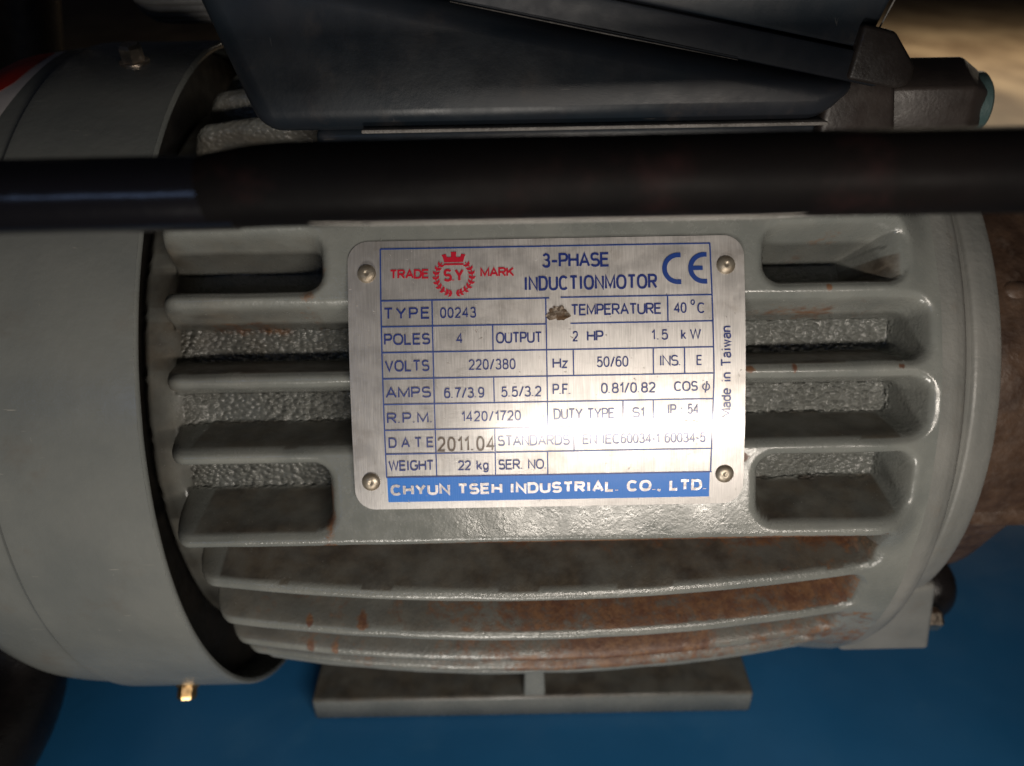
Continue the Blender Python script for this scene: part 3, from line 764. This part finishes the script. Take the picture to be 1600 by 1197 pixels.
# scraped patch over the printing
def ragged(cx, cy, rx, ry, n=26, seed=1, amp=.35):
    rr = random.Random(seed); P = []
    ph = [rr.uniform(0, 6.3) for _ in range(4)]
    for i in range(n):
        a = 2 * pi * i / n; k_ = 1 + amp * (.5 * math.sin(2 * a + ph[0]) + .35 * math.sin(3 * a + ph[1]) + .3 * math.sin(5 * a + ph[2]) + .25 * math.sin(9 * a + ph[3]))
        P.append((cx + rx * k_ * cos(a), cy + ry * k_ * sin(a)))
    return P
flat('scraped_patch', [ragged(.755, 1.12, .155, .13, seed=3)], M_SCR, .019)
rr = random.Random(5)
flat('grime_fleck', [ragged(.64 + rr.uniform(0, .2), 1.13 + rr.uniform(-.05, .1), rr.uniform(.01, .028), rr.uniform(.01, .03), 9, q) for q in range(9)] +
     [ragged(2.83 + rr.uniform(-.08, .16), -.645 + rr.uniform(-.015, .015), .03, .012, 9, 50 + q) for q in range(3)], M_STAMP, .024)['kind'] = 'stuff'
# rivets
def rivet_mesh():
    n = 28; V, Fc = [], []
    prof_ = [(.150, -.02), (.150, .008), (.140, .030), (.118, .050), (.090, .064), (.058, .072), (.034, .073), (.018, .060)]
    for (r_, z_) in prof_:
        for j in range(n): V.append((r_ * cos(2 * pi * j / n), r_ * sin(2 * pi * j / n), z_))
    for k_ in range(len(prof_) - 1):
        for j in range(n): Fc.append((k_ * n + j, k_ * n + (j + 1) % n, (k_ + 1) * n + (j + 1) % n, (k_ + 1) * n + j))
    Fc.append(tuple((len(prof_) - 1) * n + j for j in range(n))); return V, Fc
rv, rf = rivet_mesh(); first = None
for (u, v) in [(-2.286, 1.814), (3.446, 1.852), (-2.321, -1.554), (3.43, -1.522)]:
    if first is None:
        first = mk('rivet', rv, rf, M_RIVET, motor, origin=Vector((0, 0, 0))); o = first
    else: o = first.copy(); col.objects.link(o)
    o.parent = plate
    a = v / PR; nrm = PT * sin(a) + PN * cos(a)
    o.matrix_local = Matrix.Translation((Vector(pm(u, v, 0)) - BASE) * S) @ nrm.to_track_quat('Z', 'Y').to_matrix().to_4x4()

# ------------------------------------------------------------------ terminal box
def zl(x): return 8.333 - .2016 * x
ped = mk('box_pedestal', *box(-3.2, 5.2, -4.05, 3.2, 4.9, 6.60, .15), M_BOX, motor, sharp=40)
tb = hexa([(-3.95, -4.60, 6.62), (4.95, -4.60, 6.62), (5.1, 3.8, 6.62), (-3.95, 3.8, 6.62)],
          [(-4.75, -4.62, zl(-4.5)), (5.62, -4.62, zl(5.5)), (5.6, 3.8, zl(5.5)), (-4.75, 3.8, zl(-4.5))], .42, 6)
tbo = mk('terminal_box', *tb, M_BOX, motor, sharp=40)
mk('scuffed_lip', *box(-2.3, 5.05, -4.69, -4.2, 6.635, 6.695, .02, 2), M_BOXED, motor, sharp=40).parent = tbo
gk = prism([(-4.7, zl(-4.7)), (5.72, zl(5.72)), (5.72, zl(5.72) + .46), (-4.7, zl(-4.7) + .46)], -4.66, 3.9, .06)
mk('lid_gasket', *gk, M_GASK, motor, sharp=40).parent = tbo
ld = prism([(-4.6, zl(-4.6) + .462), (5.45, zl(5.45) + .462), (6.15, zl(5.45) + 2.4), (-4.6, zl(-4.6) + 2.2)], -4.58, 3.8, .09, 3)
lid = mk('box_lid', *ld, M_BOX, motor, sharp=40)
# bright worn lines on the lid edges
sv, sf = tube([(-.8, -4.70, zl(-.8) - .01), (1.5, -4.715, zl(1.5) - .01), (3.5, -4.70, zl(3.5) - .005)], [.006, .014, .005], 6)
mk('worn_edge', sv, sf, M_BOXED, motor).parent = lid
sv, sf = tube([(5.52, -4.60, zl(5.45) + .6), (5.74, -4.60, zl(5.45) + 1.2), (5.98, -4.60, zl(5.45) + 1.9)], [.012, .016, .012], 6)
mk('worn_edge', sv, sf, M_BOXED, motor).parent = lid
mk('screw_ear', *prism([(5.2, 7.32), (5.95, 7.17), (6.12, 7.2), (6.2, 7.3), (6.2, 7.5), (5.80, 7.98), (5.3, 8.1)], -4.74, -3.6, .07, 3), M_GLAND, motor, sharp=40).parent = lid
mk('conduit_boss', *hexa([(5.0, -4.3, 5.9), (6.55, -4.1, 5.9), (6.55, -1.4, 5.9), (5.0, -1.4, 5.9)], [(5.2, -4.2, 7.25), (6.3, -4.0, 7.25), (6.3, -1.4, 7.3), (5.2, -1.4, 7.3)], .12), M_GLAND, motor, sharp=40).parent = tbo
def hexrod(x0, x1, yc, zc, r, ch):
    V, Fc = [], []
    P = [(x0, r), (x1 - ch, r), (x1, r * .72)]
    for x, rr_ in P:
        for j in range(6): a = R(30 + 60 * j); V.append((x, yc - rr_ * cos(a), zc + rr_ * sin(a)))
    for k_ in range(2):
        for j in range(6): Fc.append((k_ * 6 + j, (k_ + 1) * 6 + j, (k_ + 1) * 6 + (j + 1) % 6, k_ * 6 + (j + 1) % 6))
    Fc.append(tuple(range(5, -1, -1))); Fc.append(tuple(range(12, 18)))
    return bevel_mesh(V, Fc, .05, 2)
gl = mk('cable_gland', *hexrod(6.6, 8.42, -2.55, 6.52, .82, .35), M_GLAND, motor, sharp=30); gl.parent = tbo
gcv, gcf = lathe_x([(8.2, .56), (8.52, .56), (8.58, .50), (8.60, .1)], 32)
mk('gland_cap', [(x, y - 2.55, z + 6.52) for x, y, z in gcv], gcf, M_TEAL, motor, sharp=40).parent = tbo
# knurled gland nut on the left of the box
def knurl(x, r, a): return r + (.045 * math.copysign(abs(math.sin(a * 15)) ** .6, 1) if -7.0 < x < -4.6 else 0)
kv, kf = lathe_x([(-7.3, .1), (-7.28, .5), (-7.15, .68), (-6.95, .76), (-6.7, .80), (-6.2, .8), (-5.5, .8), (-4.7, .8), (-4.4, .78)], 180, rfun=knurl)
mk('cable_gland', [(x, y, z + 8.72) for x, y, z in kv], kf, M_KNURL, motor).parent = tbo

# ------------------------------------------------------------------ pump flange to the right
pump = thing('pump', 'rust brown cast pump housing butted against the right end of the motor', 'pump', (10, 0, -5))
def lob(x, r, a): return r * (1 + .035 * cos(4 * (a - R(20))) + .02 * noise.noise(Vector((x, 3 * cos(a), 3 * sin(a)))))
mk('flange', *lathe_x(smooth_prof([(8.72, 3.2), (8.74, 5.1), (8.82, 5.25), (9.3, 5.3), (10.3, 5.2), (10.35, 4.8), (10.45, 4.3), (10.6, 3.7), (11.2, 3.5), (12.6, 3.4), (13.2, 3.9), (14.5, 3.9), (14.6, .3)], 3), 160, rfun=lob), M_RUSTY, pump, sharp=60, origin=Vector((10, 0, -5)))
mk('casting_boss', *hexa([(9.2, -5.1, .4), (10.4, -5.1, .4), (10.4, -3, .4), (9.2, -3, .4)], [(9.1, -4.1, 3.6), (9.75, -4.1, 3.6), (9.75, -2.6, 3.6), (9.1, -2.6, 3.6)], .22, 4), M_RUSTY, pump, sharp=50, origin=Vector((10, 0, -5)))
mk('casting_rib', *hexa([(9.0, -5.25, -1.25), (13, -5.25, -1.25), (13, -2, -1.25), (9.0, -2, -1.25)], [(9.0, -5.2, -.75), (13, -5.2, -.75), (13, -2, -.75), (9, -2, -.75)], .18, 4), M_RUSTY, pump, sharp=50, origin=Vector((10, 0, -5)))

# black rubber knob beside the lug
kn = []
for i in range(17):
    a = pi * i / 16; kn.append((8.95 - .62 * cos(a), .82 * sin(a) ** .85 + .001))
kv, kf = lathe_x(kn, 40)
o = mk('rubber_cap', [(x + .9, y - 3.6, z - 4.4) for x, y, z in kv], kf, M_BLACK, None, origin=Vector((8.95, -3.1, -4.3)))
o['label'] = 'round black rubber cap behind the lower right lug of the motor'; o['category'] = 'rubber cap'

# ------------------------------------------------------------------ black pipe crossing in front
pipe = thing('black_pipe', 'glossy black pipe crossing in front of the motor above the nameplate', 'pipe', (0, -9.6, 7.1))
PO = Vector((0, -9.6, 7.1))
seg = [(-2.95, -9.6, 7.13), (-2.75, -9.6, 7.16), (-2.45, -9.6, 7.19), (-2.2, -9.6, 7.2), (0, -9.6, 7.21), (6, -9.6, 7.21), (14, -9.6, 7.22)]
mk('pipe_tube', *tube(seg, [.367, .382, .40, .408, .412, .415, .42], 64), M_PIPE2, pipe, sharp=40, origin=PO)
mk('pipe_end', *tube([(-14, -9.6, 7.08), (-5, -9.6, 7.12), (-2.70, -9.6, 7.13)], .365, 64), M_PIPE, pipe, sharp=40, origin=PO)

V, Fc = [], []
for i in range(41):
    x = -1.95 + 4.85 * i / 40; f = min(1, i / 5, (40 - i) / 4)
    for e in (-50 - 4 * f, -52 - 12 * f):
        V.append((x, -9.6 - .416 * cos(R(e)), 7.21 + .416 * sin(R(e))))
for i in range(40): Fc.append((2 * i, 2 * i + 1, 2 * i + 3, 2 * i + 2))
mk('plate_reflection_strip', V, Fc, mat_paint('plate_reflection_paint', (.5, .47, .43), (.62, .59, .54), (.3, .45), .01, 4.), pipe, origin=PO)  # pale strip standing in for the nameplate's reflection in the pipe

# ------------------------------------------------------------------ hoses at the left edge
def spl(P, k=10):
    P = [Vector(p) for p in P]; out = []
    for i in range(len(P) - 1):
        p0, p1, p2, p3 = P[max(i - 1, 0)], P[i], P[i + 1], P[min(i + 2, len(P) - 1)]
        for j in range(k):
            t = j / k; out.append(.5 * (2 * p1 + (p2 - p0) * t + (2 * p0 - 5 * p1 + 4 * p2 - p3) * t * t + (3 * p1 - p0 - 3 * p2 + p3) * t ** 3))
    return out + [P[-1]]
h1 = mk('black_hose', *tube(spl([(-17, -2, -1.5), (-13.4, -3.0, -4.0), (-12.3, -4.0, -5.8), (-12.0, -5.2, -6.45), (-12.0, -7.5, -6.5), (-12.2, -8.1, -6.5)]), 1.0, 28), M_BLACK, None, origin=Vector((-11, -5, -7.5)))
h1['label'] = 'thick black hose curving down onto the blue tank left of the fan cover'; h1['category'] = 'hose'
h2 = mk('black_hose', *tube(spl([(-15, 9, 6), (-13.2, 7, 9.5), (-12.4, 5, 12.5), (-13.2, 3, 15)]), .9, 28), M_BLACK, None, origin=Vector((-13, 6, 8)))
h2['label'] = 'blurred black hose rising behind the top of the fan cover'; h2['category'] = 'hose'
